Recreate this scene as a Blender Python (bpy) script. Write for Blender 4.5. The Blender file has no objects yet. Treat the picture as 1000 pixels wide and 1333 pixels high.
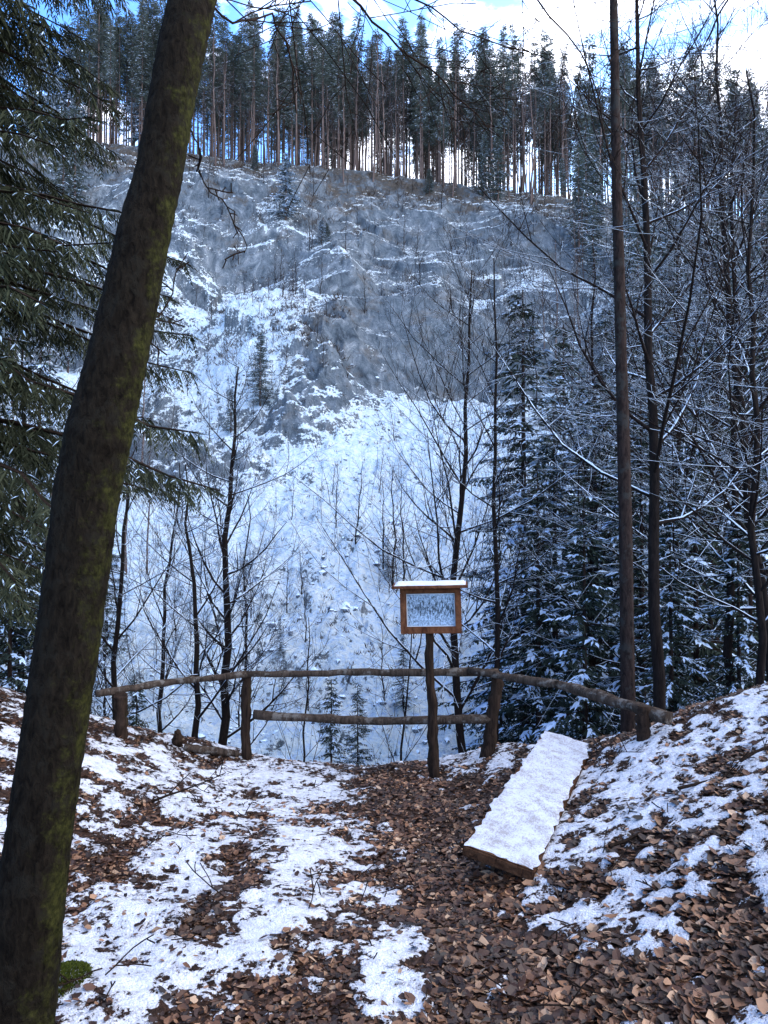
import bpy, bmesh, math, random
import numpy as np
from mathutils import Vector, Matrix
random.seed(7); RNG=np.random.default_rng(7)
R=random.random
def U(a,b): return a+(b-a)*R()
scene=bpy.context.scene
COL=scene.collection
# ---------------------------------------------------------------- camera
F=962.0; CZ=2.06; HV=690.0
cam=bpy.data.cameras.new("camera"); camo=bpy.data.objects.new("camera",cam); COL.objects.link(camo)
cam.sensor_fit='VERTICAL'; cam.sensor_height=24; cam.lens=24*F/1333.0
cam.clip_end=900; cam.clip_start=0.05
camo.location=(0,0,CZ); camo.rotation_euler=(math.radians(90)+math.atan((HV-666.5)/F),0,0)
scene.camera=camo
def P(u,v,Y):   # measured photo position + estimated distance -> world metres
    return Vector(((u-500)/F*Y, Y, CZ-(v-HV)/F*Y))
# ---------------------------------------------------------------- noise
TAB=RNG.random((8,256,256))
def vn(x,y,s=0):
    x=np.asarray(x,float);y=np.asarray(y,float)
    xi=np.floor(x).astype(int);yi=np.floor(y).astype(int);fx=x-xi;fy=y-yi
    fx=fx*fx*(3-2*fx);fy=fy*fy*(3-2*fy);T=TAB[s%8]
    a=T[xi&255,yi&255];b=T[(xi+1)&255,yi&255];c=T[xi&255,(yi+1)&255];d=T[(xi+1)&255,(yi+1)&255]
    return (a*(1-fx)+b*fx)*(1-fy)+(c*(1-fx)+d*fx)*fy
def fbm(x,y,o=4,s=0):
    t=0;a=.5;n=0;x=np.asarray(x,float);y=np.asarray(y,float)
    for i in range(o):
        t=t+a*vn(x,y,s+i);n+=a;a*=.5;x,y=x*1.93+y*.35+11.3,y*1.93-x*.35+5.7
    return t/n
def crag(x,y,s=0):
    x=np.asarray(x,float);y=np.asarray(y,float);xi=np.floor(x).astype(int);yi=np.floor(y).astype(int)
    best=np.full(x.shape,1e9);h=np.zeros(x.shape)
    for i in (-1,0,1):
        for j in (-1,0,1):
            cx=xi+i;cy=yi+j;a=TAB[s%8][cx&255,cy&255];b=TAB[(s+1)%8][cx&255,cy&255];c=TAB[(s+2)%8][cx&255,cy&255];d=TAB[(s+3)%8][cx&255,cy&255]
            dx=x-(cx+a);dy=y-(cy+b);q=dx*dx+dy*dy
            v=c-.5+dx*(d-.5)*1.6+dy*(a-.5)*1.2
            m=q<best;best=np.where(m,q,best);h=np.where(m,v,h)
    return h
def sm(a,b,x):
    t=np.clip((x-a)/(b-a),0,1);return t*t*(3-2*t)
def sp(x,k=.25): return k*np.log1p(np.exp(np.clip(x/k,-40,40)))
# ---------------------------------------------------------------- terrain functions
def near_h(X,Y):
    X=np.asarray(X,float);Y=np.asarray(Y,float)
    z=np.clip(.35*(6.2-Y)/3.7,0,.6)
    r=sp(X-.72,.2)*.48; r=2.2*np.tanh(r/2.2)
    l=sp(-X-1.2,.2)*.42*(.3+.7*sm(2.6,5.6,Y)); l=2.0*np.tanh(l/2.0)
    z=z+r+l
    z=z+(fbm(X*1.3,Y*1.3,3,2)-.5)*.12
    ye=6.75-1.25*sm(.9,2.1,X)-.45*sm(-1.2,-2.8,X)+(fbm(X*1.5,X*0+3,2,4)-.5)*.25
    d=sp(Y-ye,.1)
    return z-.95*d*(1+.25*(fbm(X*.8,Y*.8,3,5)-.5))
def far_parts(X,Y):
    w=(fbm(X/17,Y/17,3,1)-.5)*9*sm(30,50,Y)*(1-sm(80,90,Y))
    Yw=Y+w
    z=np.interp(Yw,[6,14,24,62,66,90,101,112,150,260],[-7,-6.6,-6,13,17.5,45.5,50.0,49.5,41,30])
    cl=sm(60,64,Yw)*(1-sm(89,92,Yw))
    return Yw,z,cl
def gb(X,Y,x,y,rx,ry): return np.exp(-((X-x)/rx)**2-((Y-y)/ry)**2)
def outc(X,Y):
    o=1.3*gb(X,Y,-12,47,6,1.6)+1.0*gb(X,Y,-7,54,4.5,2.5)+1.2*gb(X,Y,-16,51,4,1.5)+1.3*gb(X,Y,-4.6,60,2.6,4)+.7*gb(X,Y,-17,59,2.5,2)
    return np.clip(o,0,1)
def slab(X,Y): return np.clip(1.4*gb(X,Y,0,71,9,10)+1.3*gb(X,Y,11,77,11,7)+1.0*gb(X,Y,-14,78,7,5),0,1)
def far_h(X,Y,fine=True):
    X=np.asarray(X,float);Y=np.asarray(Y,float)
    Yw,z,cl=far_parts(X,Y)
    z=z-.12*X*sm(58,90,Y)
    side=1-sm(62,86,Y)
    z=z+side*sm(18,34,Y)*(.42*sp(X-15,2)+.3*sp(-X-19,2))
    oc=outc(X,Y)
    z=z+oc*(1.0+2.6*(fbm(X/3,Y/2,3,6)))
    z=z+5.5*gb(X,Y,-9.5,62,5,5)+2.6*gb(X,Y,-15,66,6,4)
    if fine:
        sl=1-.95*slab(X,Y);wx=(fbm(X/5,Y/5,4,2)-.5)*5;wy=(fbm(X/5+9,Y/5,4,4)-.5)*4
        rg=1-np.abs(2*fbm(X/11+.2*Y/7,Y/7,3,3)-1)
        top_=1-.6*sm(80,87,Y)
        z=z+cl*(rg-.6)*4.2*top_
        z=z+cl*top_*crag((X+wx+.5*Y)/10,(Y+wy)/4.6,0)*(1.2+.8*sl)+cl*top_*(.12+.88*sl)*crag((X+wx)/3.6,(Y+wy)/1.7+.2*X,2)*.7+cl*sl*crag((X+wx*.4)/1.2,(Y+wy*.4)/.6,4)*.2
        z=z+cl*(fbm(X/1.6,Y/.8,4,5)-.5)*.5*(.25+.75*sl)
        z=z+oc*((fbm(X/1.2,Y/.8,3,5)-.5)*1.4+crag((X+wx*.4)/1.8,(Y+wy*.4)/1.1,4)*1.0)
        rb=sm(.45,.7,fbm(X/6,Y/6,3,7))
        z=z+(1-cl)*((fbm(X/1.6,Y/1.6,3,4)-.5)*1.2+(vn(X*1.6,Y*1.6,6)-.5)*.42+(vn(X*3.1,Y*3.1,7)-.5)*.24+rb*crag(X/.8,Y/.7,3)*.35)
    return z
def hall(X,Y):
    f=float(far_h(X,Y))
    if Y<13.5: return max(f,float(near_h(X,Y)))
    return f
# ---------------------------------------------------------------- materials
def newmat(n,spec=.04):
    m=bpy.data.materials.new(n);m.use_nodes=True;nt=m.node_tree
    for x in list(nt.nodes): nt.nodes.remove(x)
    o=nt.nodes.new('ShaderNodeOutputMaterial');b=nt.nodes.new('ShaderNodeBsdfPrincipled')
    nt.links.new(b.outputs[0],o.inputs[0]);b.inputs['Roughness'].default_value=.9
    b.inputs['Specular IOR Level'].default_value=spec
    return m,nt,b
def N(nt,t,**k):
    n=nt.nodes.new(t)
    for a,b in k.items(): setattr(n,a,b)
    return n
def noise(nt,vec,scale,detail=4,rough=.55,dist=0):
    n=N(nt,'ShaderNodeTexNoise');n.inputs['Scale'].default_value=scale;n.inputs['Detail'].default_value=detail
    n.inputs['Roughness'].default_value=rough;n.inputs['Distortion'].default_value=dist
    if vec is not None: nt.links.new(vec,n.inputs['Vector'])
    return n.outputs['Fac']
def ramp(nt,fac,stops):
    n=N(nt,'ShaderNodeValToRGB');e=n.color_ramp.elements
    while len(e)<len(stops): e.new(.5)
    for i,(p,c) in enumerate(stops):
        e[i].position=p
        if not isinstance(c,tuple): c=(c,c,c)
        e[i].color=(c[0],c[1],c[2],1)
    nt.links.new(fac,n.inputs[0]);return n.outputs[0]
def mix(nt,f,a,b,bt='MIX'):
    n=N(nt,'ShaderNodeMix',data_type='RGBA',blend_type=bt)
    for s,v in ((0,f),(6,a),(7,b)):
        if isinstance(v,(int,float)): n.inputs[s].default_value=v
        elif isinstance(v,tuple): n.inputs[s].default_value=(v[0],v[1],v[2],1)
        else: nt.links.new(v,n.inputs[s])
    return n.outputs[2]
def mth(nt,op,a,b=None,clamp=False):
    n=N(nt,'ShaderNodeMath',operation=op);n.use_clamp=clamp
    for i,v in enumerate((a,b)):
        if v is None: continue
        if isinstance(v,(int,float)): n.inputs[i].default_value=v
        else: nt.links.new(v,n.inputs[i])
    return n.outputs[0]
def mrange(nt,v,a,b,c=0,d=1):
    n=N(nt,'ShaderNodeMapRange',interpolation_type='SMOOTHSTEP')
    nt.links.new(v,n.inputs[0])
    for i,q in enumerate((a,b,c,d)): n.inputs[i+1].default_value=q
    return n.outputs[0]
def coord(nt,scale=(1,1,1),src='Object'):
    t=N(nt,'ShaderNodeTexCoord');m=N(nt,'ShaderNodeMapping');m.inputs['Scale'].default_value=scale
    nt.links.new(t.outputs[src],m.inputs['Vector']);return m.outputs[0]
def bump(nt,b,h,s=.5,d=.02):
    n=N(nt,'ShaderNodeBump');n.inputs['Strength'].default_value=s;n.inputs['Distance'].default_value=d
    nt.links.new(h,n.inputs['Height']);nt.links.new(n.outputs[0],b.inputs['Normal'])
def nrmz(nt):
    g=N(nt,'ShaderNodeNewGeometry');s=N(nt,'ShaderNodeSeparateXYZ');nt.links.new(g.outputs['Normal'],s.inputs[0]);return s.outputs
SNOW=(.68,.82,.98)
def bark(n,c1,c2,scale=1.0,snow=.0,moss=0.,stretch=.15,c3=None,mossc=((.008,.009,.004),(.034,.034,.012)),bd=.02):
    m,nt,b=newmat(n);co=coord(nt,(1,1,stretch))
    f=noise(nt,co,22*scale,6,.65,.6)
    col=ramp(nt,f,[(.3,c1),(.7,c2)])
    co2=coord(nt)
    if c3:
        f3=mrange(nt,noise(nt,co2,6*scale,5,.7),.52,.62);col=mix(nt,f3,col,c3)
    o=nrmz(nt)
    if moss>0:
        mm=mth(nt,'ADD',mth(nt,'MULTIPLY',o[0],.20),noise(nt,co2,9,8,.8))
        mm=mrange(nt,mm,.70-moss*.1,.90-moss*.1)
        mc=ramp(nt,noise(nt,co2,60,3),[(.3,mossc[0]),(.7,mossc[1])])
        col=mix(nt,mm,col,mc)
    if snow>0:
        s=mth(nt,'ADD',o[2],mth(nt,'MULTIPLY',mth(nt,'SUBTRACT',noise(nt,co2,5,3),.5),1.4))
        sf=mrange(nt,s,.95-snow*.6,1.1-snow*.6)
        col=mix(nt,sf,col,SNOW)
    nt.links.new(col,b.inputs['Base Color']);bump(nt,b,f,1.0,bd/scale)
    return m
M_bigbark=bark("dark_mossy_bark",(.0025,.002,.0018),(.020,.0155,.011),2.4,0,1.05,.4,(.015,.013,.010),((.010,.011,.004),(.050,.050,.014)),.04)
M_pole=bark("spruce_bark",(.008,.006,.006),(.045,.031,.027),1.6,.0,.0,.3,(.035,.033,.031))
M_bark=bark("bare_tree_bark",(.006,.005,.005),(.026,.020,.018),1.5,.3,.2,.2)
M_twig=bark("snowy_twig_bark",(.008,.006,.006),(.028,.021,.019),1,.76)
M_dark=bark("dark_twig_bark",(.012,.008,.006),(.036,.024,.018),1,0)
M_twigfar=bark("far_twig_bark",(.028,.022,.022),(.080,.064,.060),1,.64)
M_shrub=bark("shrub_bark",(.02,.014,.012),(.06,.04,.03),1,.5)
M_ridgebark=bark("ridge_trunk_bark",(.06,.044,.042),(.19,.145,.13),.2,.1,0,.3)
M_rail=bark("weathered_rail_wood",(.012,.009,.007),(.095,.070,.054),1.8,.0,0,.12,(.14,.125,.11))
M_post=bark("dark_post_wood",(.008,.006,.005),(.050,.032,.023),1.8,.0,.15,.12)
M_signwood=bark("red_brown_sign_wood",(.06,.022,.012),(.19,.08,.040),1.0,.0,0,.6)
M_benchwood=bark("bench_board_wood",(.02,.010,.007),(.11,.055,.030),1.2,.0,0,1)
def mat_snow(n,col=SNOW,sc=30,thin=None):
    m,nt,b=newmat(n);co=coord(nt)
    f=noise(nt,co,sc,6,.7)
    c=ramp(nt,noise(nt,co,sc*.4,4),[(.3,(col[0]*.84,col[1]*.86,col[2]*.9)),(.7,col)])
    if thin:
        k=mrange(nt,mth(nt,'ADD',mth(nt,'MULTIPLY',noise(nt,co,110,4,.7),.5),mth(nt,'MULTIPLY',noise(nt,co,7,5,.75),.5)),.45,.58)
        c=mix(nt,mth(nt,'MULTIPLY',k,.85),c,thin)
    nt.links.new(c,b.inputs['Base Color']);b.inputs['Roughness'].default_value=.6;bump(nt,b,f,.6,.03 if not thin else .012)
    return m
M_snow=mat_snow("snow_cap",(.72,.75,.82),25)
M_bsnow=mat_snow("frosty_bench_snow",(.56,.60,.68),25,(.26,.24,.24))
M_fsnow=mat_snow("branch_snow",(.62,.78,.98),8)
def foliage(n,c1,c2,sc=1.5):
    m,nt,b=newmat(n);co=coord(nt)
    g=N(nt,'ShaderNodeNewGeometry')
    f=mth(nt,'ADD',mth(nt,'MULTIPLY',noise(nt,co,sc,3),.6),mth(nt,'MULTIPLY',g.outputs['Random Per Island'],.4))
    nt.links.new(ramp(nt,f,[(.25,c1),(.7,c2)]),b.inputs['Base Color']);return m
M_needle=foliage("spruce_needles",(.012,.020,.018),(.055,.074,.058))
M_needlen=foliage("near_spruce_needles",(.014,.018,.011),(.062,.070,.042))
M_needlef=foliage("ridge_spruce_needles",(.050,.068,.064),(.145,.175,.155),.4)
M_moss=foliage("green_moss",(.02,.03,.008),(.09,.11,.02),9)
# ground
def mat_ground():
    m,nt,b=newmat("leafy_snowy_soil",.15);co=coord(nt)
    at=N(nt,'ShaderNodeAttribute');at.attribute_name='snow'
    n1=noise(nt,co,9,5,.65,.3);n2=noise(nt,co,38,4,.6);n3=noise(nt,co,120,3);n5=noise(nt,co,20,5,.7,.4)
    s=mth(nt,'ADD',at.outputs['Fac'],mth(nt,'MULTIPLY',mth(nt,'SUBTRACT',n1,.5),.8))
    s=mth(nt,'ADD',s,mth(nt,'MULTIPLY',mth(nt,'SUBTRACT',n2,.5),1.3))
    s=mth(nt,'ADD',s,mth(nt,'MULTIPLY',mth(nt,'SUBTRACT',n5,.56),1.9))
    sf=mrange(nt,s,.47,.54)
    soil=ramp(nt,n2,[(.3,(.010,.006,.004)),(.5,(.036,.018,.011)),(.75,(.10,.05,.029))])
    sn=ramp(nt,noise(nt,co,14,6,.75),[(.3,(.50,.52,.58)),(.5,(.70,.73,.79)),(.75,(.80,.83,.88))])
    thin=mrange(nt,s,.50,1.0)
    dirt=mrange(nt,n3,.53,.61)
    sn=mix(nt,thin,mix(nt,mth(nt,'ADD',.22,mth(nt,'MULTIPLY',dirt,.65)),sn,(.20,.15,.13)),sn)
    nt.links.new(mix(nt,sf,soil,sn),b.inputs['Base Color'])
    h=mth(nt,'ADD',mth(nt,'MULTIPLY',sf,1.0),mth(nt,'ADD',mth(nt,'MULTIPLY',n2,.9),mth(nt,'MULTIPLY',n3,.5)))
    bump(nt,b,h,.9,.026);b.inputs['Roughness'].default_value=.7
    return m
M_ground=mat_ground()
def mat_hill():
    m,nt,b=newmat("cliff_rock_and_snow");co=coord(nt)
    at=N(nt,'ShaderNodeAttribute');at.attribute_name='snow'
    ae=N(nt,'ShaderNodeAttribute');ae.attribute_name='earth'
    n1=noise(nt,co,.45,6,.7,.4);n2=noise(nt,co,2.2,6,.7,.5);n4=noise(nt,co,5.5,4,.7)
    cs=coord(nt,(.9,.5,.45));nst=noise(nt,cs,1.0,10,.72,.8)
    o=nrmz(nt)
    rock=ramp(nt,nst,[(.32,(.04,.053,.072)),(.44,(.11,.14,.17)),(.56,(.20,.24,.28)),(.70,(.42,.46,.50))])
    rock=mix(nt,mth(nt,'MULTIPLY',mrange(nt,n1,.5,.66),.6),rock,(.145,.13,.115))
    earth=ramp(nt,n2,[(.3,(.035,.030,.026)),(.7,(.155,.135,.115))])
    e=mth(nt,'ADD',ae.outputs['Fac'],mth(nt,'MULTIPLY',mth(nt,'SUBTRACT',n1,.5),1.6))
    e=mth(nt,'ADD',e,mth(nt,'MULTIPLY',mth(nt,'SUBTRACT',n2,.5),1.0))
    rock=mix(nt,mrange(nt,e,.30,.75),rock,earth)
    s=mth(nt,'ADD',at.outputs['Fac'],mth(nt,'MULTIPLY',mth(nt,'SUBTRACT',n2,.5),1.3))
    s=mth(nt,'ADD',s,mth(nt,'MULTIPLY',mth(nt,'SUBTRACT',n4,.5),1.6))
    s=mth(nt,'ADD',s,mth(nt,'MULTIPLY',mth(nt,'SUBTRACT',n1,.5),.9))
    s=mth(nt,'ADD',s,mth(nt,'MULTIPLY',mth(nt,'SUBTRACT',o[2],.68),1.5))
    sf=mrange(nt,s,.46,.56)
    sn=ramp(nt,mth(nt,'ADD',mth(nt,'MULTIPLY',n2,.5),mth(nt,'MULTIPLY',n4,.5)),[(.35,(.34,.53,.90)),(.46,(.66,.83,1.0)),(.58,(.86,.95,1.0))])  # blue ambient light and uneven shading are put into the far snow colour
    nt.links.new(mix(nt,sf,rock,sn),b.inputs['Base Color'])
    bump(nt,b,mth(nt,'ADD',mth(nt,'ADD',n2,mth(nt,'MULTIPLY',n4,.7)),mth(nt,'MULTIPLY',nst,1.4)),1.0,.4)
    return m
M_hill=mat_hill()
def mat_leaf():
    m,nt,b=newmat("dead_beech_leaves",.35);g=N(nt,'ShaderNodeNewGeometry')
    c=ramp(nt,g.outputs['Random Per Island'],[(0,(.014,.008,.006)),(.35,(.042,.019,.011)),(.6,(.095,.041,.021)),(.78,(.18,.085,.042)),(.92,(.30,.165,.09)),(1,(.42,.29,.19))])
    w=ramp(nt,noise(nt,coord(nt),1.3,4,.6),[(.35,.42),(.62,1.3)])
    c=mix(nt,1.0,c,w,'MULTIPLY')
    nt.links.new(c,b.inputs['Base Color']);b.inputs['Roughness'].default_value=.5
    return m
M_leaf=mat_leaf()
def mat_stone():
    m,nt,b=newmat("scree_stone");co=coord(nt);o=nrmz(nt)
    c=ramp(nt,noise(nt,co,2,5),[(.3,(.05,.06,.08)),(.7,(.20,.23,.28))])
    s=mth(nt,'ADD',o[2],mth(nt,'SUBTRACT',noise(nt,co,1.5,2),.5))
    nt.links.new(mix(nt,mrange(nt,s,.2,.6),c,(.66,.82,1.0)),b.inputs['Base Color']);return m
M_stone=mat_stone()
# ---------------------------------------------------------------- mesh builder
class Bd:
    def __init__(s): s.v=[];s.f=[];s.m=[]
    def tube(s,pts,rad,n=6,mat=0,cap=True,rough=0):
        d=(pts[-1]-pts[0])
        ref=Vector((0,0,1)) if abs(d.normalized().z)<.8 else Vector((1,0,0))
        base=len(s.v);L=len(pts)
        for i,p in enumerate(pts):
            t=(pts[min(i+1,L-1)]-pts[max(i-1,0)])
            a=t.cross(ref);a.normalize();b=t.cross(a);b.normalize();r=rad[i]
            for k in range(n):
                an=2*math.pi*k/n;rr=r*(1+(R()-.5)*rough) if rough else r
                s.v.append(p+a*(math.cos(an)*rr)+b*(math.sin(an)*rr))
        for i in range(L-1):
            for k in range(n):
                a0=base+i*n+k;a1=base+i*n+(k+1)%n
                s.f.append((a0,a0+n,a1+n,a1));s.m.append(mat)
        if cap:
            s.f.append(tuple(base+k for k in range(n)));s.m.append(mat)
            s.f.append(tuple(base+(L-1)*n+k for k in range(n-1,-1,-1)));s.m.append(mat)
    def kite(s,p,d,l,w,nrm,mat=0):
        sd=d.cross(nrm);sd.normalize();b=len(s.v);q=p+d*(l*.4)
        s.v+= [p,q+sd*w,p+d*l-Vector((0,0,l*.12)),q-sd*w];s.f.append((b,b+1,b+2,b+3));s.m.append(mat)
    def mesh(s,name,mats,smooth=True):
        me=bpy.data.meshes.new(name);me.from_pydata([tuple(v) for v in s.v],[],s.f)
        for m in mats: me.materials.append(m)
        if len(mats)>1: me.polygons.foreach_set('material_index',s.m)
        if smooth: me.polygons.foreach_set('use_smooth',[True]*len(me.polygons))
        me.update();return me
def obj(name,me,parent=None,loc=(0,0,0)):
    o=bpy.data.objects.new(name,me);COL.objects.link(o);o.location=loc
    if parent: o.parent=parent
    return o
def top(name,me,label,cat,group=None,loc=(0,0,0)):
    o=obj(name,me,None,loc);o["label"]=label;o["category"]=cat
    if group:o["group"]=group
    if me is None:o.empty_display_size=.2
    return o
def rv(): return Vector((R()-.5,R()-.5,R()-.5))
Z=Vector((0,0,1))
def grow(B,p,d,L,r,lvl,mx,kids,up=.1,wig=.25,ratio=.45,mat=0):
    ns=max(3,6-lvl);pts=[p.copy()];dd=d.copy();q=p.copy()
    for i in range(ns):
        dd=dd+rv()*wig*2*.5+Z*up;dd.normalize();q=q+dd*(L/ns);pts.append(q.copy())
    n=max(3,6-lvl)
    B.tube(pts,[max(r*(1-.82*i/ns),.0028) for i in range(ns+1)],n,mat,False)
    if lvl<mx:
        k=kids[lvl]
        for j in range(k):
            t=.15+.85*(j+R())/k;fi=min(t*ns,ns-.01);i=int(fi);f=fi-i
            pp=pts[i].lerp(pts[i+1],f);ax=(pts[i+1]-pts[i]).normalized()
            sd=ax.cross(rv()).normalized();an=math.radians(U(28,68))
            nd=ax*math.cos(an)+sd*math.sin(an)
            grow(B,pp,nd,L*ratio*(1.15-.6*t)*U(.6,1.4),max(r*(1-.8*t)*.55,.0028),lvl+1,mx,kids,up,wig*1.15,ratio,mat)
def bare_meshes(name,H,r,lean=(0,0),crown0=.35,seed=1,nb=26,kids=(0,8,6,4),mx=3,Lb=.3,twig=None,crook=.02,up=.12,fork=False,bend=0,tb=None):
    random.seed(seed)
    T=Bd();pts=[];ns=16
    ox=oy=0
    for i in range(ns+1):
        t=i/ns
        if i>0: ox+=(R()-.5)*H*crook;oy+=(R()-.5)*H*crook
        pts.append(Vector((lean[0]*t+ox+bend*math.sin(t*3.1),lean[1]*t+oy,-.6+(H+.6)*t)))
    rad=[r*(1.25 if i==0 else 1)*(1-.9*(i/ns)**1.2)+.004 for i in range(ns+1)]
    T.tube(pts,rad,9,0,True,.08)
    C=Bd()
    for j in range(nb):
        t=crown0+(1-crown0)*((j+R())/nb)**.9;fi=min(t*ns,ns-.01);i=int(fi);pp=pts[i].lerp(pts[i+1],fi-i)
        az=j*2.4+U(-.5,.5);el=math.radians(U(8,60));d=Vector((math.cos(az)*math.cos(el),math.sin(az)*math.cos(el),math.sin(el)))
        L=H*Lb*(1.1-.75*(t-crown0)/(1-crown0))*U(.5,1.25)
        grow(C,pp,d,L,rad[i]*.44,1,mx,kids,up,.30,.48)
    return T.mesh(name+"_trunk",[tb or M_bark]),C.mesh(name+"_crown",[twig or M_twig])
def place_tree(name,meshes,X,Y,label,cat,group=None,s=1,rot=0,z=None,sxy=1):
    if z is None: z=hall(X,Y)
    e=top(name,None,label,cat,group,(X,Y,z-.05));e.rotation_euler=(0,0,rot);e.scale=(s*sxy,s*sxy,s)
    t=obj("trunk",meshes[0],e);c=obj("crown",meshes[1],e);return e
def spruce_meshes(name,H,r,crown0,Lmax,dz,nbr,step,tl,tw,snowp,droop,seed,sub=0,mats=None,dead=0,hmul=1.0,sroll=.9,sw=1.0,ribbon=0,pw=.85,rroll=.5,hasp=.75):
    random.seed(seed);T=Bd();C=Bd()
    pts=[Vector((0,0,-.8+(H+.8)*i/10)) for i in range(11)]
    T.tube(pts,[r*(1-.95*(i/10))+.01 for i in range(11)],8)
    z=crown0*H
    def twigs(p,d,l,w,hang):
        d=(d-Z*hang+rv()*.25).normalized()
        nn=(Z+rv()*1.1).normalized()
        if sub==0:
            C.kite(p,d,l,w,nn,0)
            if R()<snowp: C.kite(p+Z*.02+d*l*.05,d,l*.85,w*.8*sw,(Z+rv()*sroll).normalized(),1)
        else:
            for k in range(sub):
                t=(k+.3)/sub;q=p+d*(l*t)-Z*(l*hang*.5*t*t)
                sd=d.cross(Z).normalized()
                for sg in (-1,1):
                    d2=(d*.75+sd*sg*.7+rv()*.3-Z*hang*.4).normalized();ll=l*.5*(1-.5*t)
                    C.kite(q,d2,ll,w,nn,0)
                    if R()<snowp: C.kite(q+Z*.015,d2,ll*.85,w*.85*sw,(Z+rv()*sroll).normalized(),1)
            C.kite(p,d,l*1.05,w,nn,0)
    while z<H*.99:
        f=(z-crown0*H)/(H*(1-crown0));L0=Lmax*((1-f)**pw)*min(1,.55+f*4)+.12
        for k in range(nbr):
            az=U(0,6.283);L=L0*U(.55,1.2);ns=6
            o=Vector((math.cos(az),math.sin(az),0));pp=[]
            up=.25*f;az2=U(-.25,.25)
            zz=z+U(-.5,.5)*dz
            for i in range(ns+1):
                t=i/ns;pp.append(Vector((o.x*L*t-o.y*az2*L*t*t,o.y*L*t+o.x*az2*L*t*t,zz+L*(up*t-droop*t*t+ .12*t**4)))+rv()*.05*L*t)
            C.tube(pp,[.02*(L/2+.2)*(1-.85*i/ns)+.003 for i in range(ns+1)],3,2,False)
            t=.12
            has=R()<hasp
            while t<1:
                fi=min(t*ns,ns-.01);i=int(fi);q=pp[i].lerp(pp[i+1],fi-i);ax=(pp[i+1]-pp[i]).normalized();sd=ax.cross(Z).normalized()
                for sg in (-1,1):
                    twigs(q,(ax*.7+sd*sg*.8).normalized(),tl*(1.1-.65*t)*U(.7,1.2),tw,U(.05,.7)*droop*2*hmul)
                if ribbon and has and t>.3:
                    for sg in (-1,0,1):
                        if R()<.65:
                            dr=(ax*.9+sd*sg*.6-Z*.15+rv()*.3).normalized()
                            C.kite(q+Z*.03+ax*U(0,.1),dr,U(.12,.38),ribbon*U(.4,1.2),(Z+o*.6+rv()*rroll).normalized(),1)
                t+=step/L
            twigs(pp[-1]-(pp[-1]-pp[-2])*.3,(pp[-1]-pp[-2]).normalized(),tl*.6,tw,.1)
        z+=dz*(1-.35*f)
    for k in range(dead):
        az=U(0,6.283);zz=U(.15*H,crown0*H);L=U(.4,1.6)
        a=Vector((0,0,zz));T.tube([a,a+Vector((math.cos(az)*L,math.sin(az)*L,-.15*L))],[.03,.012],3)
    mats=mats or (M_needle,M_fsnow,M_dark,M_pole)
    return T.mesh(name+"_trunk",[mats[3]]),C.mesh(name+"_crown",list(mats[:3]),False)
# ---------------------------------------------------------------- ground (near)
def g_hit(u,v):
    Y=3.0
    for i in range(60):
        X=(u-500)/F*Y;z=float(near_h(X,Y));Yn=(CZ-z)*F/max(v-HV,60);Y+=(min(Yn,7.5)-Y)*.4
    return (u-500)/F*Y,Y
blobs=[(40,960,90,60,.75),(20,1060,60,60,.5),(220,1000,150,50,.65),(60,1100,90,60,.25),(160,1180,110,80,.35),(240,1130,70,110,.6),(200,1280,60,50,.5),(150,1220,50,60,.4),(110,1310,50,30,.3),
(400,1040,90,70,.6),(440,1120,70,50,.5),(330,1220,60,60,.5),(380,1170,50,50,.35),(525,1225,35,40,.7),(500,1275,35,40,.7),(475,1325,40,40,.5),(620,1180,40,30,.1),(690,1150,40,40,.2),
(800,1000,90,50,.6),(720,1090,70,60,.5),(850,1080,130,50,.36),(780,1180,90,40,.42),(960,930,70,40,.5),(900,1000,120,40,.45),(960,1090,70,50,.22),(820,1330,50,30,.1),(730,1230,40,25,.3),(860,1180,50,25,.25),
(620,990,60,15,.3),(450,985,60,12,.4),
(515,1035,75,40,-.75),(560,1110,50,60,-.55),(325,1090,25,55,-.5),(340,1130,40,30,-.3),(580,1170,45,45,-.35),(650,1280,80,60,-.55),(850,1290,230,60,-.6),(950,1190,80,50,-.3),
(300,1300,60,40,-.4),(400,1270,50,60,-.45),(140,1130,50,40,-.3),(100,1200,40,25,-.1),(30,1310,50,40,-.3),(210,1060,25,20,-.3),(900,960,40,18,-.2)]
WB=[]
for (u,v,ru,rvv,w) in blobs:
    x,y=g_hit(u,v);x2,y2=g_hit(u,max(v-rvv,960));WB.append((x,y,ru/F*y,max(abs(y-y2),.12),w))
def snow_near(X,Y):
    rt=sm(.5,1.1,X)
    s=.40+.42*(fbm(X*2.3,Y*2.3,4,1)-.5)*2*.45+.70*(fbm(X*7,Y*7,3,3)-.5)*2+.4*(vn(X*24,Y*24,5)-.5)+rt*(.95*(vn(X*17,Y*13,6)-.5)-.03)
    for (x,y,rx,ry,w) in WB: s=s+w*.60*gb(X,Y,x,y,rx,ry)
    s=s+.25*sm(6.3,7.0,Y)
    return np.clip(s,0,1.1)
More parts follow.
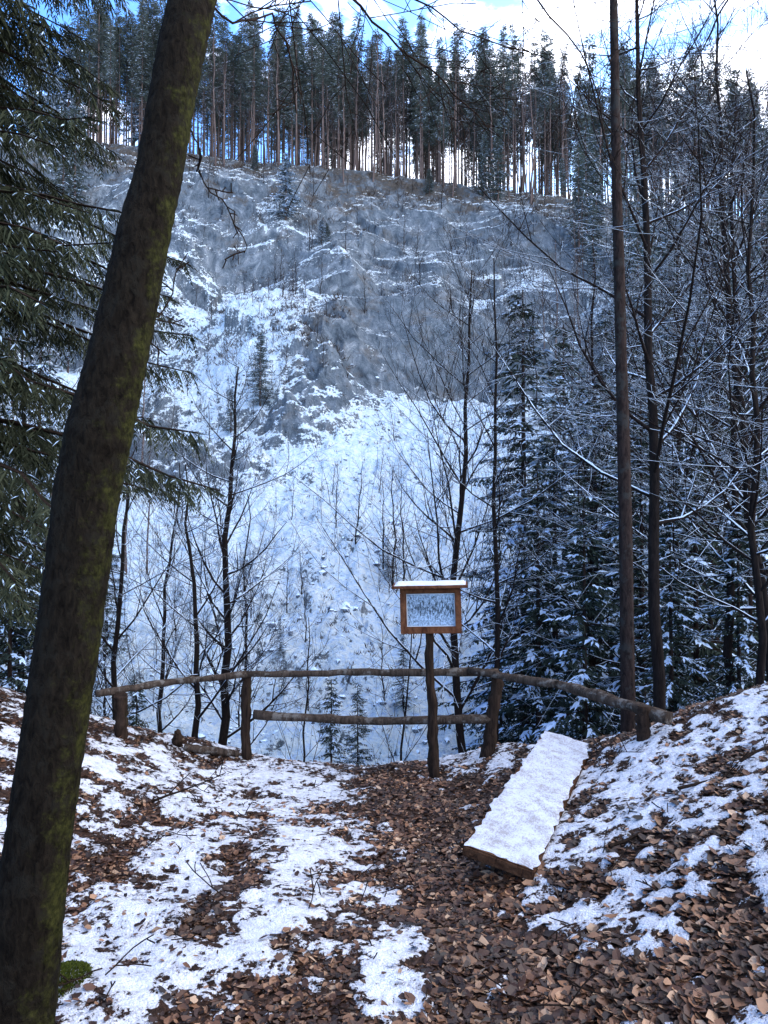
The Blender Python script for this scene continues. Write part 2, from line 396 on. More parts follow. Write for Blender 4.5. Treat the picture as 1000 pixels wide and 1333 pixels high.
def grid_mesh(name,X,Y,Zv,mat,attrs):
    ny,nx=X.shape;me=bpy.data.meshes.new(name)
    co=np.stack([X,Y,Zv],-1).reshape(-1,3)
    idx=np.arange(nx*ny).reshape(ny,nx)
    q=np.stack([idx[:-1,:-1],idx[:-1,1:],idx[1:,1:],idx[1:,:-1]],-1).reshape(-1,4)
    me.vertices.add(len(co));me.vertices.foreach_set('co',co.ravel())
    me.loops.add(q.size);me.loops.foreach_set('vertex_index',q.ravel())
    me.polygons.add(len(q));me.polygons.foreach_set('loop_start',np.arange(0,q.size,4));me.polygons.foreach_set('loop_total',np.full(len(q),4))
    me.update(calc_edges=True);me.polygons.foreach_set('use_smooth',[True]*len(q))
    for k,a in attrs.items():
        t=me.attributes.new(k,'FLOAT','POINT');t.data.foreach_set('value',a.ravel().astype(np.float32))
    me.materials.append(mat);return me
def axis(segs):
    out=[segs[0][0]]
    for a,b,st in segs:
        n=max(1,int((b-a)/st));out+=list(a+(b-a)*(np.arange(n)+1)/n)
    return np.array(out)
xs=axis([(-14,-4.2,.25),(-4.2,4.2,.018),(4.2,14,.25)]);ys=axis([(-8,1.6,.3),(1.6,7.6,.018),(7.6,14,.15)])
GX,GY=np.meshgrid(xs,ys);S=snow_near(GX,GY)
GZ=near_h(GX,GY)+.016*sm(.42,.62,S)+.03*(fbm(GX*5,GY*5,3,5)-.5)+(.018*(fbm(GX*20,GY*20,2,2)-.5))
g=obj("ground",grid_mesh("ground",GX,GY,GZ,M_ground,{'snow':S}));g["kind"]="structure"
# ---------------------------------------------------------------- hillside (far)
ys=axis([(6,22,.4),(22,93,.14),(93,130,.6),(130,260,4)]);ss=np.linspace(-1,1,760)
SX,HY=np.meshgrid(ss,ys);HX=SX*(HY*.70+12)
HZ=far_h(HX,HY);HZ=np.where(HY<14,HZ-.5,HZ)
Yw,_,cl=far_parts(HX,HY)
sn=.83*(1-sm(60,63,Yw))+.33*sm(60,63,Yw)
sn=sn-.45*outc(HX,HY)
sn=sn+.45*gb(HX,HY,-11.5,63,5,4)+.40*gb(HX,HY,-15,66,7,4.5)+.3*gb(HX,HY,-18,73,9,4)+.3*gb(HX,HY,-28,76,8,7)+.2*gb(HX,HY,-8,79,6,1.5)+.2*gb(HX,HY,14,73,6,2)+.25*gb(HX,HY,22,70,8,5)+.2*gb(HX,HY,-3,75,3,2)+.2*gb(HX,HY,-13,80,2.5,5)
sn=sn-.25*gb(HX,HY,0,69,4,6)-.2*gb(HX,HY,6,80,12,3)-.15*gb(HX,HY,9,66,5,4)
sn=sn+.1*gb(HX,HY,5,45,14,12)-.10*sm(.5,.7,fbm(HX/5,HY/5,3,7))*(1-cl)
sn=np.where(HY>90,sn*0+.25,sn)-.06*sm(82,88,HY)
ea=sm(80,89,HY)*.60+.25*gb(HX,HY,-8,80,6,5)+.25*gb(HX,HY,-18,80,6,4)
h=obj("hillside",grid_mesh("hillside",HX,HY,HZ,M_hill,{'snow':sn,'earth':ea}));h["kind"]="structure"
B=Bd();random.seed(3)
bm=bmesh.new();bmesh.ops.create_icosphere(bm,subdivisions=1,radius=1);iv=[v.co.copy() for v in bm.verts];ifc=[tuple(v.index for v in f.verts) for f in bm.faces];bm.free()
k=0
while k<1000:
    Y=U(23,62);X=U(-.4,.34)*Y
    if float(fbm(X/5,Y/5,3,7))<U(.35,.75): continue
    k+=1;s=.03+.17*R()**3;z=float(far_h(X,Y));b=len(B.v)
    sx,sy,sz=U(.7,1.5)*s,U(.7,1.5)*s,U(.6,1.1)*s
    for v in iv:
        q=U(.6,1.3);B.v.append(Vector((X+v.x*sx*q,Y+v.y*sy*q,z+v.z*sz*q)))
    for f in ifc: B.f.append(tuple(b+q for q in f));B.m.append(0)
o=obj("scree_stones",B.mesh("scree_stones",[M_stone],False));o["kind"]="stuff"
B=Bd();random.seed(13)
for i in range(4800):
    if i<1500: Y=U(24,64);X=U(-.42,.34)*Y;hh=U(.12,.4)
    elif i<2000: Y=U(57,68);X=U(-17,-3);hh=U(.3,.9)
    else: Y=U(66,92);X=U(-.42,.4)*Y;hh=U(.3,1.2)*(1 if Y>80 else .6)
    if float(fbm(X/4,Y/4,3,6))<U(.3,.65): continue
    z=float(far_h(X,Y))
    for k in range(8):
        d=(Z+rv()*1.6).normalized();B.kite(Vector((X+U(-.15,.15)*hh*3,Y+U(-.15,.15)*hh*3,z-.03)),d,hh*U(.6,1.2),.012+.018*hh,rv())
o=obj("dry_grass",B.mesh("dry_grass",[M_shrub],False));o["kind"]="stuff"
# ---------------------------------------------------------------- leaf litter
n=170000
LY=1.7+5.6*RNG.random(n)**1.05;LX=(RNG.random(n)*2-1)*(LY*.6+.4)
sv=snow_near(LX,LY)+(RNG.random(n)-.5)*.2
clump=fbm(LX*3,LY*3,3,6)
pr=np.where(sv<.42,.9,np.where(sv<.60,.24,.012+.05*(clump>.56)))*np.where(clump<.42,.45,1)
keep=RNG.random(n)<pr*.9;LX=LX[keep];LY=LY[keep];n=len(LX)
LZ=near_h(LX,LY)+.016*sm(.42,.62,snow_near(LX,LY))+.03*(fbm(LX*5,LY*5,3,5)-.5)+.003+RNG.random(n)*.009
tv=np.array([(0,0,0),(.3,.27,.05),(.7,.24,.05),(1,0,.02),(.3,-.27,.05),(.7,-.24,.05),(.3,0,0),(.7,0,0)])
tf=[(0,6,1),(6,7,2,1),(7,3,2),(0,4,6),(6,4,5,7),(7,5,3)]
big=1+.45*sm(-.1,.6,LX)*(1-sm(3.4,4.6,LY))
sz=(.011+.044*RNG.random(n)**1.7)*big;cu=(RNG.random(n)-.4)*.7;wd=.75+.6*RNG.random(n)
V=np.repeat(tv[None],n,0);V[:,:,0]-=.5;V[:,:,1]*=wd[:,None];V[:,:,2]*=(RNG.random(n)*2.8-.6)[:,None];V[:,:,2]+=cu[:,None]*V[:,:,0]**2
V[:,:,:2]+=RNG.normal(0,.05,(n,8,2))
V*=sz[:,None,None]
def rotm(a,ax):
    c=np.cos(a);s=np.sin(a);M=np.zeros((len(a),3,3));i,j,k=ax,(ax+1)%3,(ax+2)%3
    M[:,i,i]=1;M[:,j,j]=c;M[:,j,k]=-s;M[:,k,j]=s;M[:,k,k]=c;return M
M3=rotm(RNG.random(n)*6.283,2)@rotm(RNG.normal(0,.27,n),0)@rotm(RNG.normal(0,.27,n),1)
V=np.einsum('nij,nkj->nki',M3,V)+np.stack([LX,LY,LZ],-1)[:,None,:]
faces=[tuple(i*8+q for q in f) for i in range(n) for f in tf]
me=bpy.data.meshes.new("leaf_litter");me.from_pydata(V.reshape(-1,3).tolist(),[],faces);me.materials.append(M_leaf)
o=obj("leaf_litter",me);o["kind"]="stuff"
B=Bd();random.seed(5)
for i in range(160):
    Y=U(2,6.6);X=U(-.6,.6)*Y;z=float(near_h(X,Y))+.03;d=Vector((R()-.5,R()-.5,U(-.05,.05))).normalized();L=U(.06,.3)
    grow(B,Vector((X,Y,z)),d,L,U(.002,.004),1,2,(0,2),0,.3)
for (u,v,l) in [(880,1035,.7),(200,1050,.5),(790,1110,.5),(960,1000,.6)]:
    X,Y=g_hit(u,v);z=float(near_h(X,Y))+.05
    grow(B,Vector((X,Y,z)),Vector((1,.3,.25)).normalized(),l,.010,1,3,(0,5,3),0,.3)
o=obj("twig_litter",B.mesh("twig_litter",[M_dark]));o["kind"]="stuff"
B=Bd();random.seed(6);mx_,my_=g_hit(92,1272);mz=float(near_h(mx_,my_))
for i in range(2600):
    a=U(0,6.28);q=R()**.5;x=math.cos(a)*q*.09;y=math.sin(a)*q*.11;hh=.05*(1-q*q)+.012*vn(x*40,y*40,2)
    d=(Vector((x*4,y*4,1))+rv()*1.2).normalized();B.kite(Vector((mx_+x,my_+y,mz+float(hh))),d,U(.010,.022),.0035,rv())
o=obj("moss",B.mesh("moss",[M_moss],False));o["kind"]="stuff"
# ---------------------------------------------------------------- fence
def logmesh(name,pts,rad,mat,n=12,flat=1.0,seg=18):
    B=Bd();P2=[];R2=[]
    L=len(pts)-1
    for i in range(seg+1):
        t=i/seg*L;k=min(int(t),L-1);f=t-k
        p=pts[k].lerp(pts[k+1],f);r=rad[k]*(1-f)+rad[k+1]*f
        P2.append(p+rv()*r*.3);R2.append(r*U(.84,1.1))
    B.tube(P2,R2,n,0,True,.22);me=B.mesh(name,[mat]);
    me.polygons[-1].use_smooth=False;me.polygons[-2].use_smooth=False
    return me
random.seed(21)
fe=top("wooden_fence",None,"low rustic railing of brown wooden poles at the drop-off edge","fence",None,tuple(P(322,995,6.5)))
def fpart(n,me):
    o=obj(n,me,fe);o.matrix_parent_inverse=Matrix.Translation(-fe.location);return o
fpart("post",logmesh("post_log",[P(160,990,6.0),P(160,903,5.95)],[.055,.050],M_post))
fpart("post",logmesh("post_log",[P(322,1015,6.5),P(321,935,6.5),P(322,880,6.5)],[.046,.044,.042],M_post))
fpart("post",logmesh("post_log",[P(628,1020,6.4),P(639,940,6.42),P(648,875,6.45)],[.066,.056,.052],M_post))
fpart("post",logmesh("post_log",[P(835,990,5.15),P(835,918,5.15)],[.050,.045],M_post))
fpart("rail",logmesh("rail_log",[P(127,902,5.9),P(215,888,6.2),P(322,876,6.42)],[.032,.030,.027],M_rail))
fpart("rail",logmesh("rail_log",[P(318,877,6.46),P(480,874,6.42),P(648,874,6.38)],[.028,.032,.037],M_rail))
fpart("rail",logmesh("rail_log",[P(610,872,6.34),P(735,892,5.8),P(868,932,5.05)],[.032,.038,.046],M_rail))
fpart("rail",logmesh("rail_log",[P(331,929,6.46),P(480,937,6.5),P(638,934,6.42)],[.038,.036,.041],M_rail))
# ---------------------------------------------------------------- boxes
def boxb(bm,c,s,bev=.006,rot=None):
    r=bmesh.ops.create_cube(bm,size=1);vs=r['verts']
    for v in vs: v.co=Vector((v.co.x*s[0],v.co.y*s[1],v.co.z*s[2]))
    es=list({e for v in vs for e in v.link_edges})
    rr=bmesh.ops.bevel(bm,geom=es,offset=bev,segments=2,affect='EDGES')
    vs2={v for f in rr['faces'] for v in f.verts}|{v for v in vs if v.is_valid}
    al=set(vs2)
    for v in list(vs2):
        for f in v.link_faces:
            for w in f.verts: al.add(w)
    for v in al:
        if rot: v.co=rot@v.co
        v.co=v.co+Vector(c)
def boxmesh(name,boxes,mat,bev=.006):
    me=bpy.data.meshes.new(name);bm=bmesh.new()
    for bx in boxes: boxb(bm,bx[0],bx[1],bev,bx[2] if len(bx)>2 else None)
    bm.to_mesh(me);bm.free();me.materials.append(mat);return me
# ---------------------------------------------------------------- sign
sb=P(563,1010,6.15)
sg=top("information_sign",None,"small framed picture panel with snowy roof board on crooked wooden post","sign",None,tuple(sb))
hgt=lambda v:(1010-v)/F*6.15
random.seed(4)
obj("post",logmesh("sign_post",[Vector((.022,0,-.2)),Vector((0,0,.3)),Vector((-.004,0,.6)),Vector((-.026,0,.9)),Vector((-.03,0,hgt(812)))],[.052,.045,.041,.038,.036],M_post),sg)
fc=Vector((-.018,-.05,hgt(793)))
fr=obj("frame",boxmesh("sign_frame",[((0,0,.162),(.50,.07,.040)),((0,0,-.162),(.50,.07,.055)),((-.225,0,0),(.050,.066,.284)),((.225,0,0),(.050,.066,.284))],M_signwood,.004),sg,tuple(fc))
fr.rotation_euler=(0,math.radians(-1.5),math.radians(-6))
bk=obj("back_board",boxmesh("sign_back",[((0,.024,0),(.41,.012,.29))],M_signwood,.002),fr)
def mat_panel():
    m,nt,b=newmat("snowy_forest_print")
    t=N(nt,'ShaderNodeTexCoord');sx=N(nt,'ShaderNodeSeparateXYZ');nt.links.new(t.outputs['Object'],sx.inputs[0])
    mp=N(nt,'ShaderNodeMapping');mp.inputs['Scale'].default_value=(90,1,26);nt.links.new(t.outputs['Object'],mp.inputs[0])
    a=noise(nt,mp.outputs[0],1,5,.75,.6)
    b2=noise(nt,t.outputs['Object'],60,6,.75)
    k=mth(nt,'ADD',a,mth(nt,'MULTIPLY',mth(nt,'ABSOLUTE',mth(nt,'SUBTRACT',sx.outputs[2],.02)),-.9))
    tr=mrange(nt,k,.43,.53)
    low=mrange(nt,b2,.42,.58)
    c=mix(nt,mth(nt,'MULTIPLY',tr,.9),mix(nt,mth(nt,'MULTIPLY',low,.75),(.45,.60,.78),(.10,.15,.22)),(.015,.028,.042))
    nt.links.new(c,b.inputs['Base Color']);b.inputs['Roughness'].default_value=.15;b.inputs['Specular IOR Level'].default_value=.5
    return m
pw,ph=.192,.128
me=bpy.data.meshes.new("sign_panel");me.from_pydata([(-pw,0,-ph),(pw,0,-ph),(pw,0,ph),(-pw,0,ph)],[],[(0,1,2,3)]);me.materials.append(mat_panel())
obj("picture_panel",me,fr,(0,.006,0))
mw,nt,b=newmat("white_paint");b.inputs['Base Color'].default_value=(.6,.63,.68,1)
obj("panel_border",boxmesh("border",[((0,.004,.132),(.40,.006,.007)),((0,.004,-.132),(.40,.006,.007)),((-.196,.004,0),(.007,.006,.255)),((.196,.004,0),(.007,.006,.255))],mw,.001),fr)
rf=obj("roof_board",boxmesh("sign_roof",[((0,.0,.205),(.61,.26,.024),Matrix.Rotation(math.radians(3),3,'X'))],M_signwood,.003),fr)
def snowslab(name,lx,ly,h,seed=0,nx=40,ny=20,edge=.02,mat=None):
    xs=np.linspace(-lx/2,lx/2,nx);ys=np.linspace(-ly/2,ly/2,ny);X,Y=np.meshgrid(xs,ys)
    e=np.minimum(np.minimum(X+lx/2,lx/2-X),np.minimum(Y+ly/2,ly/2-Y))
    k=np.sqrt(np.clip(e/edge,0,1));Zz=h*k*(.65+.7*fbm(X*9+seed,Y*9,4,1))
    return grid_mesh(name,X+ (fbm(X*15,Y*15+seed,2,2)-.5)*edge,Y+(fbm(X*15+9,Y*15,2,3)-.5)*edge,Zz,mat or M_snow,{})
rs=obj("snow_cover",snowslab("roof_snow",.58,.24,.014,3),fr,(0,0,.2165));rs.rotation_euler=(math.radians(3),0,0)
# ---------------------------------------------------------------- bench
near=P(648,1112,3.72);far=P(738,957,5.75)
cen=(near+far)/2;dv=far-near;L=dv.length
yaw=math.atan2(dv.y,dv.x)-math.pi/2;pit=math.atan2(dv.z,math.hypot(dv.x,dv.y))
be=top("bench",None,"thick wooden bench board covered in snow, resting on leafy slope","bench",None,tuple(cen))
be.rotation_euler=(pit,math.radians(11),yaw)
obj("seat",boxmesh("bench_seat",[((0,0,-.03),(.37,L,.058))],M_benchwood,.008),be)
obj("snow_cover",snowslab("bench_snow",.362,L-.02,.006,8,70,280,.05,M_bsnow),be,(0,0,-.0005))
obj("leg",boxmesh("bench_leg",[((.02,-L*.33,-.20),(.25,.10,.28))],M_post,.01),be)
obj("leg",boxmesh("bench_leg",[((.02,L*.36,-.20),(.25,.10,.28))],M_post,.01),be)
# ---------------------------------------------------------------- stump, log
random.seed(9)
x,y=P(233,950,6.35).x,6.35
z=float(near_h(x,y));s=top("tree_stump",logmesh("stump",[Vector((0,0,-.1)),Vector((0,0,.0)),Vector((.01,0,.11))],[.06,.045,.04],M_post,10),"small cut sapling stump standing in snow","tree stump",None,(x,y,z))
a=P(242,962,6.3);b_=P(312,970,6.5)
a.z=float(near_h(a.x,a.y))+.03;b_.z=float(near_h(b_.x,b_.y))+.03
s=top("fallen_log",logmesh("log",[a-a,(b_-a)*.5,b_-a],[.03,.035,.028],M_rail),"short fallen log at the edge of the drop","log",None,tuple(a))
# ---------------------------------------------------------------- big leaning tree
random.seed(31)
pl=[(6,1420,60,2.27),(16,1345,54,2.28),(28,1290,49,2.3),(43,1180,44,2.3),(60,1050,41,2.32),(74,950,39,2.34),(88,850,38,2.36),(102,740,39,2.38),(113,640,42,2.4),(127,570,43,2.4),(148,480,37,2.42),(167,390,34,2.44),(185,300,33,2.46),(204,220,31,2.48),(217,140,30,2.5),(229,70,29,2.52),(244,0,29,2.55),(264,-90,28,2.6),(290,-220,27,2.7),(330,-420,24,2.8),(370,-650,21,3.0),(400,-900,17,3.2),(430,-1200,12,3.4),(450,-1500,6,3.6)]
base=P(16,1345,2.28)
pts=[P(u,v,y) for u,v,w,y in pl];rad=[w/F*y for u,v,w,y in pl]
bt=top("beech_tree",None,"thick dark mossy trunk leaning over the snowy path","tree",None,tuple(base))
B=Bd();P2=[];R2=[]
for i in range(len(pts)-1):
    for k in range(12):
        f=k/12;P2.append(pts[i].lerp(pts[i+1],f));R2.append((rad[i]*(1-f)+rad[i+1]*f)*(1+.035*math.sin(i*1.3+k*.11)+U(-.012,.012)))
B.tube(P2,R2,44,0,True,.06)
def bchild(n,me,par):
    o=obj(n,me,par);o.matrix_parent_inverse=Matrix.Translation(-par.location);return o
bchild("trunk",B.mesh("big_trunk",[M_bigbark]),bt)
C=Bd()
def limb(path,r0,kids=(0,9,5,3),mx=3,r1=.004,ratio=.4,up=-.02):
    p=[P(*q) for q in path];L=sum((p[i+1]-p[i]).length for i in range(len(p)-1))
    pp=[];m=len(p)-1
    for i in range(m*4+1):
        t=i/4;k=min(int(t),m-1);pp.append(p[k].lerp(p[k+1],t-k)+rv()*.03)
    rr=[r0+(r1-r0)*i/(len(pp)-1) for i in range(len(pp))]
    C.tube(pp,rr,6,0,False)
    for j in range(kids[1]):
        t=(j+R())/kids[1]*(len(pp)-1.01);i=int(t);ax=(pp[i+1]-pp[i]).normalized();sd=ax.cross(rv()).normalized();an=math.radians(U(30,60))
        grow(C,pp[i].lerp(pp[i+1],t-i),ax*math.cos(an)+sd*math.sin(an),L*ratio*U(.3,.9)*(1.1-.6*t/len(pp)),rr[i]*.45,2,mx,kids,up,.28,.5)
limb([(262,-90,2.6),(350,-60,3.2),(450,-20,3.9),(520,50,4.3),(575,95,4.5),(640,160,4.8)],.010,(0,14,6,3))
limb([(280,-150,2.6),(420,-140,3.3),(560,-80,4.1),(680,-40,4.6),(760,60,5.0),(800,170,5.2)],.011,(0,14,6,3))
limb([(250,-30,2.55),(300,20,2.8),(350,10,3.1),(375,60,3.3),(380,140,3.4)],.005,(0,7,4,3))
limb([(226,120,2.5),(250,170,2.6),(262,230,2.7),(300,270,2.8),(322,330,2.85)],.0035,(0,5,3,3),3,.002)
limb([(270,-100,2.6),(400,-60,3.8),(520,-30,5),(600,30,5.4),(690,60,5.6)],.009,(0,14,6,3))
limb([(330,-420,2.8),(250,-500,4.0),(100,-400,5),(-60,-200,5.6)],.03)
limb([(330,-420,2.8),(500,-600,4.0),(800,-500,5),(1000,-200,5.6),(960,-20,5.8),(900,90,6)],.025,(0,22,6,3))
limb([(160,430,2.45),(210,400,2.6),(240,330,2.7)],.0035,(0,4,2,2),3,.002)
bchild("crown",C.mesh("big_crown",[M_dark]),bt)
# ---------------------------------------------------------------- individual bare trees
def hero(u,vt,Y,r,lean=0,crown0=.35,seed=1,label="slender bare tree with snow-dusted twigs in the gorge",leany=0,**k):
    X=(u-500)/F*Y;z=hall(X,Y);H=CZ+(HV-vt)/F*Y-z
    ms=bare_meshes("bare_%d"%seed,H,r,(lean,leany),crown0,seed,**k)
    return place_tree("bare_tree",ms,X,Y,label,"tree","bare trees below the railing",1,0,z)
hero(813,-700,6.9,.070,.0,.72,101,"tall straight thin trunk rising just behind the railing",crook=.003,nb=14,tb=M_pole)
hero(866,-150,9.6,.09,-.15,.38,102,"tall bare tree with rough dark bark and snowy twigs",crook=.008,nb=30)
hero(272,470,17,.13,.75,.32,103,"bare forked tree with fine upward twigs on the snowy slope",crook=.018,nb=34,Lb=.25)
hero(262,600,16,.10,-.3,.45,104,"thin crooked bare tree beside a taller one",crook=.025,nb=14)
hero(616,340,14.5,.11,-.5,.40,105,"dark bare tree with wide snowy crown",crook=.02,nb=36,Lb=.28)
hero(646,330,13.5,.075,0,.45,106,"slim upright bare tree with short twigs",crook=.008,nb=24,Lb=.18)
hero(948,120,11.5,.075,.1,.3,107,"bare tree with dense spreading snowy branches",crook=.014,nb=44,kids=(0,9,6,4),up=.05)
hero(905,200,14,.08,-.3,.3,108,"bare tree with dense spreading snowy branches",crook=.016,nb=42,up=.05)
hero(985,60,9.5,.06,.1,.3,109,"bare tree with dense spreading snowy branches",crook=.016,nb=40,kids=(0,9,6,4),up=.05)
hero(1010,-60,11,.07,-.6,.25,117,"bare tree with dense spreading snowy branches",crook=.016,nb=42,kids=(0,9,6,4),up=.05)
hero(905,40,17,.08,.3,.3,118,"bare tree with dense spreading snowy branches",crook=.016,nb=42,up=.06)
hero(205,600,20,.08,.2,.3,110,"thin bare tree on the snowy slope",crook=.02,nb=20)
hero(150,520,17,.09,.1,.35,111,"thin bare tree on the snowy slope",crook=.02,nb=22)
hero(312,640,19,.06,.1,.3,112,"thin bare tree on the snowy slope",crook=.02,nb=18)
hero(760,300,17,.09,.3,.3,113,"bare tree among snowy spruces",crook=.016,nb=28)
hero(388,800,15,.035,0,.3,114,"thin bare sapling behind the railing",crook=.02,nb=14,mx=2)
hero(515,790,15,.04,-.3,.3,115,"thin bare sapling behind the railing",crook=.03,nb=14,mx=2)
hero(20,420,15,.10,.1,.4,116,"thin bare tree on the snowy slope",crook=.015,nb=24)
BV=[bare_meshes("bare_var%d"%i,11,.09,(U(-.5,.5),0),.28,200+i,32,(0,7,5,4),3,.3,M_twig,.018,up=.08) for i in range(4)]
SV=[bare_meshes("sapling_var%d"%i,3,.03,(U(-.3,.3),0),.12,300+i,20,(0,6,4),2,.36,M_shrub,.03) for i in range(4)]
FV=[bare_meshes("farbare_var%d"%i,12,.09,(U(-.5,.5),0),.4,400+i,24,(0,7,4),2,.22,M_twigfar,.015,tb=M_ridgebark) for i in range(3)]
random.seed(77)
def scatter(name,var,n,ur,yr,label,cat,group,sr,cond=None,sxy=(1,1)):
    c=0;g=0
    while c<n and g<n*30:
        g+=1;Y=U(*yr);u=U(*ur);X=(u-500)/F*Y
        if cond and not cond(u,Y,X): continue
        place_tree(name,random.choice(var),X,Y,label,cat,group,U(*sr),U(0,6.28),sxy=U(*sxy));c+=1
scatter("bare_tree",BV,11,(700,1080),(14,30),"bare snow-dusted tree in the crowded gorge wood","tree","bare trees in the gorge",(.8,1.25))
scatter("bare_tree",BV,6,(-60,170),(14,34),"bare snow-dusted tree in the crowded gorge wood","tree","bare trees in the gorge",(.6,1.0))
scatter("bare_tree",FV,40,(700,1080),(30,78),"distant bare tree on the wooded cliff flank","tree","bare trees on the cliff flank",(.6,1.1))
scatter("bare_tree",FV,16,(-60,200),(34,84),"distant bare tree on the wooded cliff flank","tree","bare trees on the cliff flank",(.5,.9))
scatter("bare_tree",FV,140,(200,1000),(88,101),"bare tree standing among ridge spruces","tree","bare trees on the ridge",(.8,1.5))
scatter("sapling",SV,60,(190,680),(26,60),"small leafless sapling growing out of the snow","sapling","saplings on the snowy slope",(.35,1.0))
scatter("sapling",SV,30,(240,440),(57,68),"small leafless shrub on the snowy outcrop","sapling","saplings on the snowy slope",(.4,1.0))
scatter("sapling",SV,90,(200,800),(66,92),"small leafless shrub clinging to the cliff","sapling","shrubs on the cliff",(.5,1.5))
for u,v,Y,s in [(510,735,35.5,1.9),(522,735,35,1.7),(500,735,36.5,1.5),(462,700,38,1.4),(440,690,40,1.2),(505,742,34,.7),(515,742,34.5,.8),(495,742,34.2,.6)]:
    X=(u-500)/F*Y;place_tree("sapling",random.choice(SV),X,Y,"small leafless sapling growing out of the snow","sapling","saplings on the snowy slope",s,R()*6)
# ---------------------------------------------------------------- spruces
MS=[spruce_meshes("spruce_mid%d"%i,14,.15,.06,2.75,.60,6,.17,.45,.034,.14,.36,500+i,2,hmul=1.3,sroll=1.2,ribbon=.058,hasp=.85,rroll=.7) for i in range(3)]
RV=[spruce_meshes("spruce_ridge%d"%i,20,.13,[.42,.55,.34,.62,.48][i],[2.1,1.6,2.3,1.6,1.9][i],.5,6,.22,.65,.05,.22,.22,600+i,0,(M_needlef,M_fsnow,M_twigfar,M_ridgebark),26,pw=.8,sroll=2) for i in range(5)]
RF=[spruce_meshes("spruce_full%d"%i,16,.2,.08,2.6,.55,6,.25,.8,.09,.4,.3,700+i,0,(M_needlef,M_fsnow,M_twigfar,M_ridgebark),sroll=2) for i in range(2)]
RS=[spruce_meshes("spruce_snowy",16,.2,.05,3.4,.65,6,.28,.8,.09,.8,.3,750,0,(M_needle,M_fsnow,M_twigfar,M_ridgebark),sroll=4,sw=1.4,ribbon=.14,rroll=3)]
def sprc(u,vt,Y,label="dark spruce with snow-laden drooping branches",var=None,w=1):
    X=(u-500)/F*Y;z=hall(X,Y);H=CZ+(HV-vt)/F*Y-z
    ms=var or random.choice(MS);h0=14 if var is None else 16
    e=place_tree("spruce_tree",ms,X,Y,label,"tree","snowy spruces in the gorge",H/h0,R()*6,z);return e
for u,vt,Y in [(682,372,20),(735,420,24),(775,470,17),(835,520,15),(905,560,13.5),(975,520,15),(700,600,16),(1010,420,20),(880,420,24),(940,380,28),(650,640,22),(790,400,32),(850,380,36),(760,640,13.5),
              (50,430,20),(100,540,24),(15,640,14),(-20,350,24),(60,690,15),(140,640,30),
              (820,440,19),(872,620,12.2),(960,650,11.5),(930,450,18),(722,520,19),(1000,330,24),(890,330,30)]:
    sprc(u,vt,Y)
for u,vt,Y in [(432,880,17),(466,885,19),(365,800,30),(525,820,27),(505,700,36),(180,880,15),(370,845,28)]:
    sprc(u,vt,Y,"young spruce poking out of the snowy slope")
for u,Y,s,vv,w in [(371,80.5,.46,RS,1.3),(338,56,.36,RF,1.4),(300,54,.2,RF,1.5),(650,88,.6,RF,1),(632,88.5,.5,RF,1),(418,77.5,.16,RS,1.8),(735,90,.3,RF,1),(425,78,.13,RF,1.8),(560,88,.2,RF,1.6),(330,88,.2,RF,1.6)]:
    X=(u-500)/F*Y;place_tree("spruce_tree",random.choice(vv),X,Y,"snowy young spruce rooted on the cliff face","tree","spruces on the cliff",s,R()*6,sxy=w)
scatter("spruce_tree",RF,30,(750,1080),(34,82),"distant full-crowned spruce on the cliff flank","tree","spruces on the cliff flank",(.5,.95))
scatter("spruce_tree",RF,10,(-60,170),(38,86),"distant full-crowned spruce on the cliff flank","tree","spruces on the cliff flank",(.45,.8))
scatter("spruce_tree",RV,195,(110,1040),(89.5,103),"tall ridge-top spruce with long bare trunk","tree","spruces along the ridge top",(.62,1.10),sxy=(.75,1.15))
scatter("spruce_tree",RS,12,(-60,200),(91,104),"full-crowned snowy spruce on the ridge top","tree","spruces along the ridge top",(.75,1.1))
lt=[spruce_meshes("wood_src%d"%i,20,.11,[.5,.42,.6][i],1.8,.75,5,.34,.9,.07,.15,.22,900+i,0,(M_needlef,M_fsnow,M_twigfar,M_ridgebark),12,pw=.8) for i in range(3)]
def arr(me):
    v=np.empty(len(me.vertices)*3);me.vertices.foreach_get('co',v);return v.reshape(-1,3),[tuple(p.vertices) for p in me.polygons],[p.material_index for p in me.polygons]
src=[(arr(a),arr(b)) for a,b in lt];VV=[];FF=[];MM=[];off=0
random.seed(55)
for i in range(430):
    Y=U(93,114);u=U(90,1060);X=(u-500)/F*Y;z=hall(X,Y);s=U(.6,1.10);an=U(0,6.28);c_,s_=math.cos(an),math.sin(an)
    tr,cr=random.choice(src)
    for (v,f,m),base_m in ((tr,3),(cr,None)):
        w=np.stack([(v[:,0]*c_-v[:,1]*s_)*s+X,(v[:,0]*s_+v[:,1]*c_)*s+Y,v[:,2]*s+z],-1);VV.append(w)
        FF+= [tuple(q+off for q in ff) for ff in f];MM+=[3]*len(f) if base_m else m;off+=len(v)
me=bpy.data.meshes.new("ridge_wood");me.from_pydata(np.concatenate(VV).tolist(),[],FF)
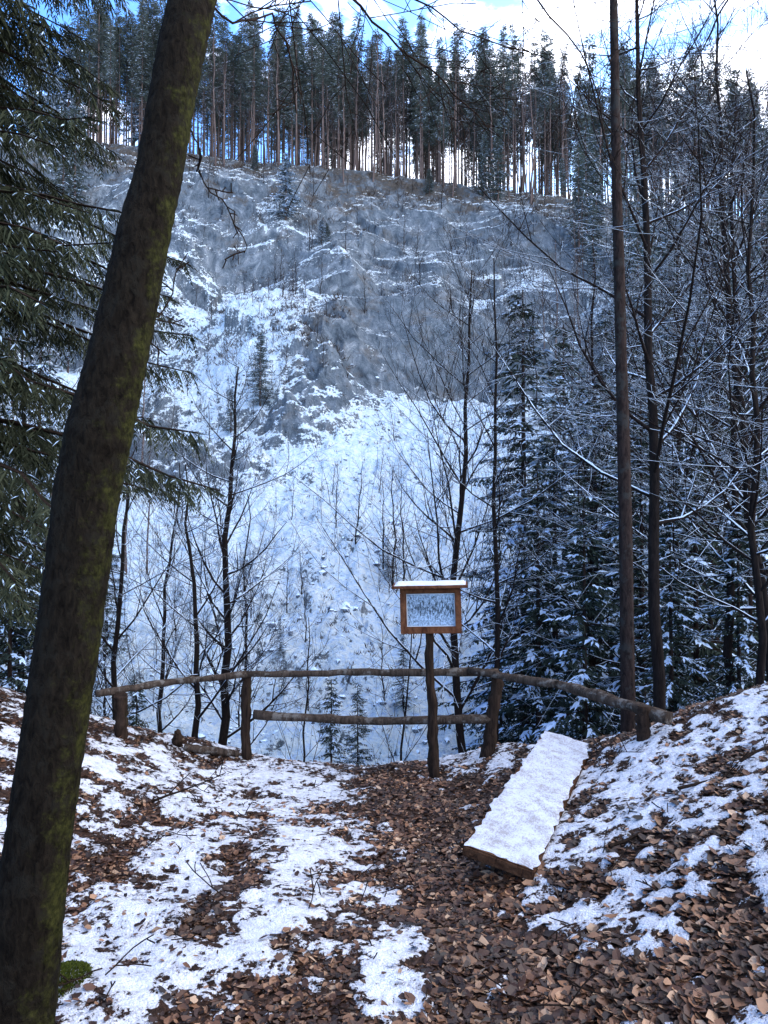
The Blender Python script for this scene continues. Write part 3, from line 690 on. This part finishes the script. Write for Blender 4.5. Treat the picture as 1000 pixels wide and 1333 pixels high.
for m in (M_needlef,M_fsnow,M_twigfar,M_ridgebark): me.materials.append(m)
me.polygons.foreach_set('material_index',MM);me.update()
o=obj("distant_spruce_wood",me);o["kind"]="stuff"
NS=spruce_meshes("spruce_near",13,.16,.12,2.7,.33,9,.080,.42,.009,.07,.40,801,6,(M_needlen,M_fsnow,M_dark,M_pole),hmul=2.6,pw=.6,sroll=1.2)
X,Y=-4.7,7.3
place_tree("spruce_tree",NS,X,Y,"old spruce with long hanging grey-green boughs lightly snowed","tree",None,1,1.0)
# ---------------------------------------------------------------- world & sun
el=math.radians(21);az=math.radians(14)
w=bpy.data.worlds.new("World");scene.world=w;w.use_nodes=True;nt=w.node_tree
bg=nt.nodes['Background'];sky=nt.nodes.new('ShaderNodeTexSky');sky.sky_type='NISHITA';sky.sun_disc=False
sky.sun_elevation=el;sky.sun_rotation=az;sky.air_density=1.0;sky.dust_density=.4;sky.ozone_density=3.5
co=coord(nt,(1,1,2.2),'Generated')
n1=noise(nt,co,5.0,9,.62,.3)
t=N(nt,'ShaderNodeTexCoord');sx=N(nt,'ShaderNodeSeparateXYZ');nt.links.new(t.outputs['Generated'],sx.inputs[0])
k=mth(nt,'ADD',n1,mth(nt,'MULTIPLY',sx.outputs[0],.20))
fac=mrange(nt,k,.46,.60)
blue=mix(nt,1.0,sky.outputs[0],(1.45,2.3,3.3),'MULTIPLY')
colr=mix(nt,mth(nt,'MULTIPLY',fac,.9),blue,(30,30.5,33.5))
nt.links.new(colr,bg.inputs['Color']);bg.inputs['Strength'].default_value=.15
sl=bpy.data.lights.new("sun",'SUN');sl.energy=3;sl.angle=math.radians(.5);sl.color=(1,.93,.82)
so=bpy.data.objects.new("sun",sl);COL.objects.link(so)
S=Vector((math.sin(az)*math.cos(el),math.cos(az)*math.cos(el),math.sin(el)));so.rotation_euler=S.to_track_quat('Z','Y').to_euler()
scene.view_settings.view_transform='Standard';scene.view_settings.look='None';scene.view_settings.exposure=0
print("done",len(bpy.data.objects))
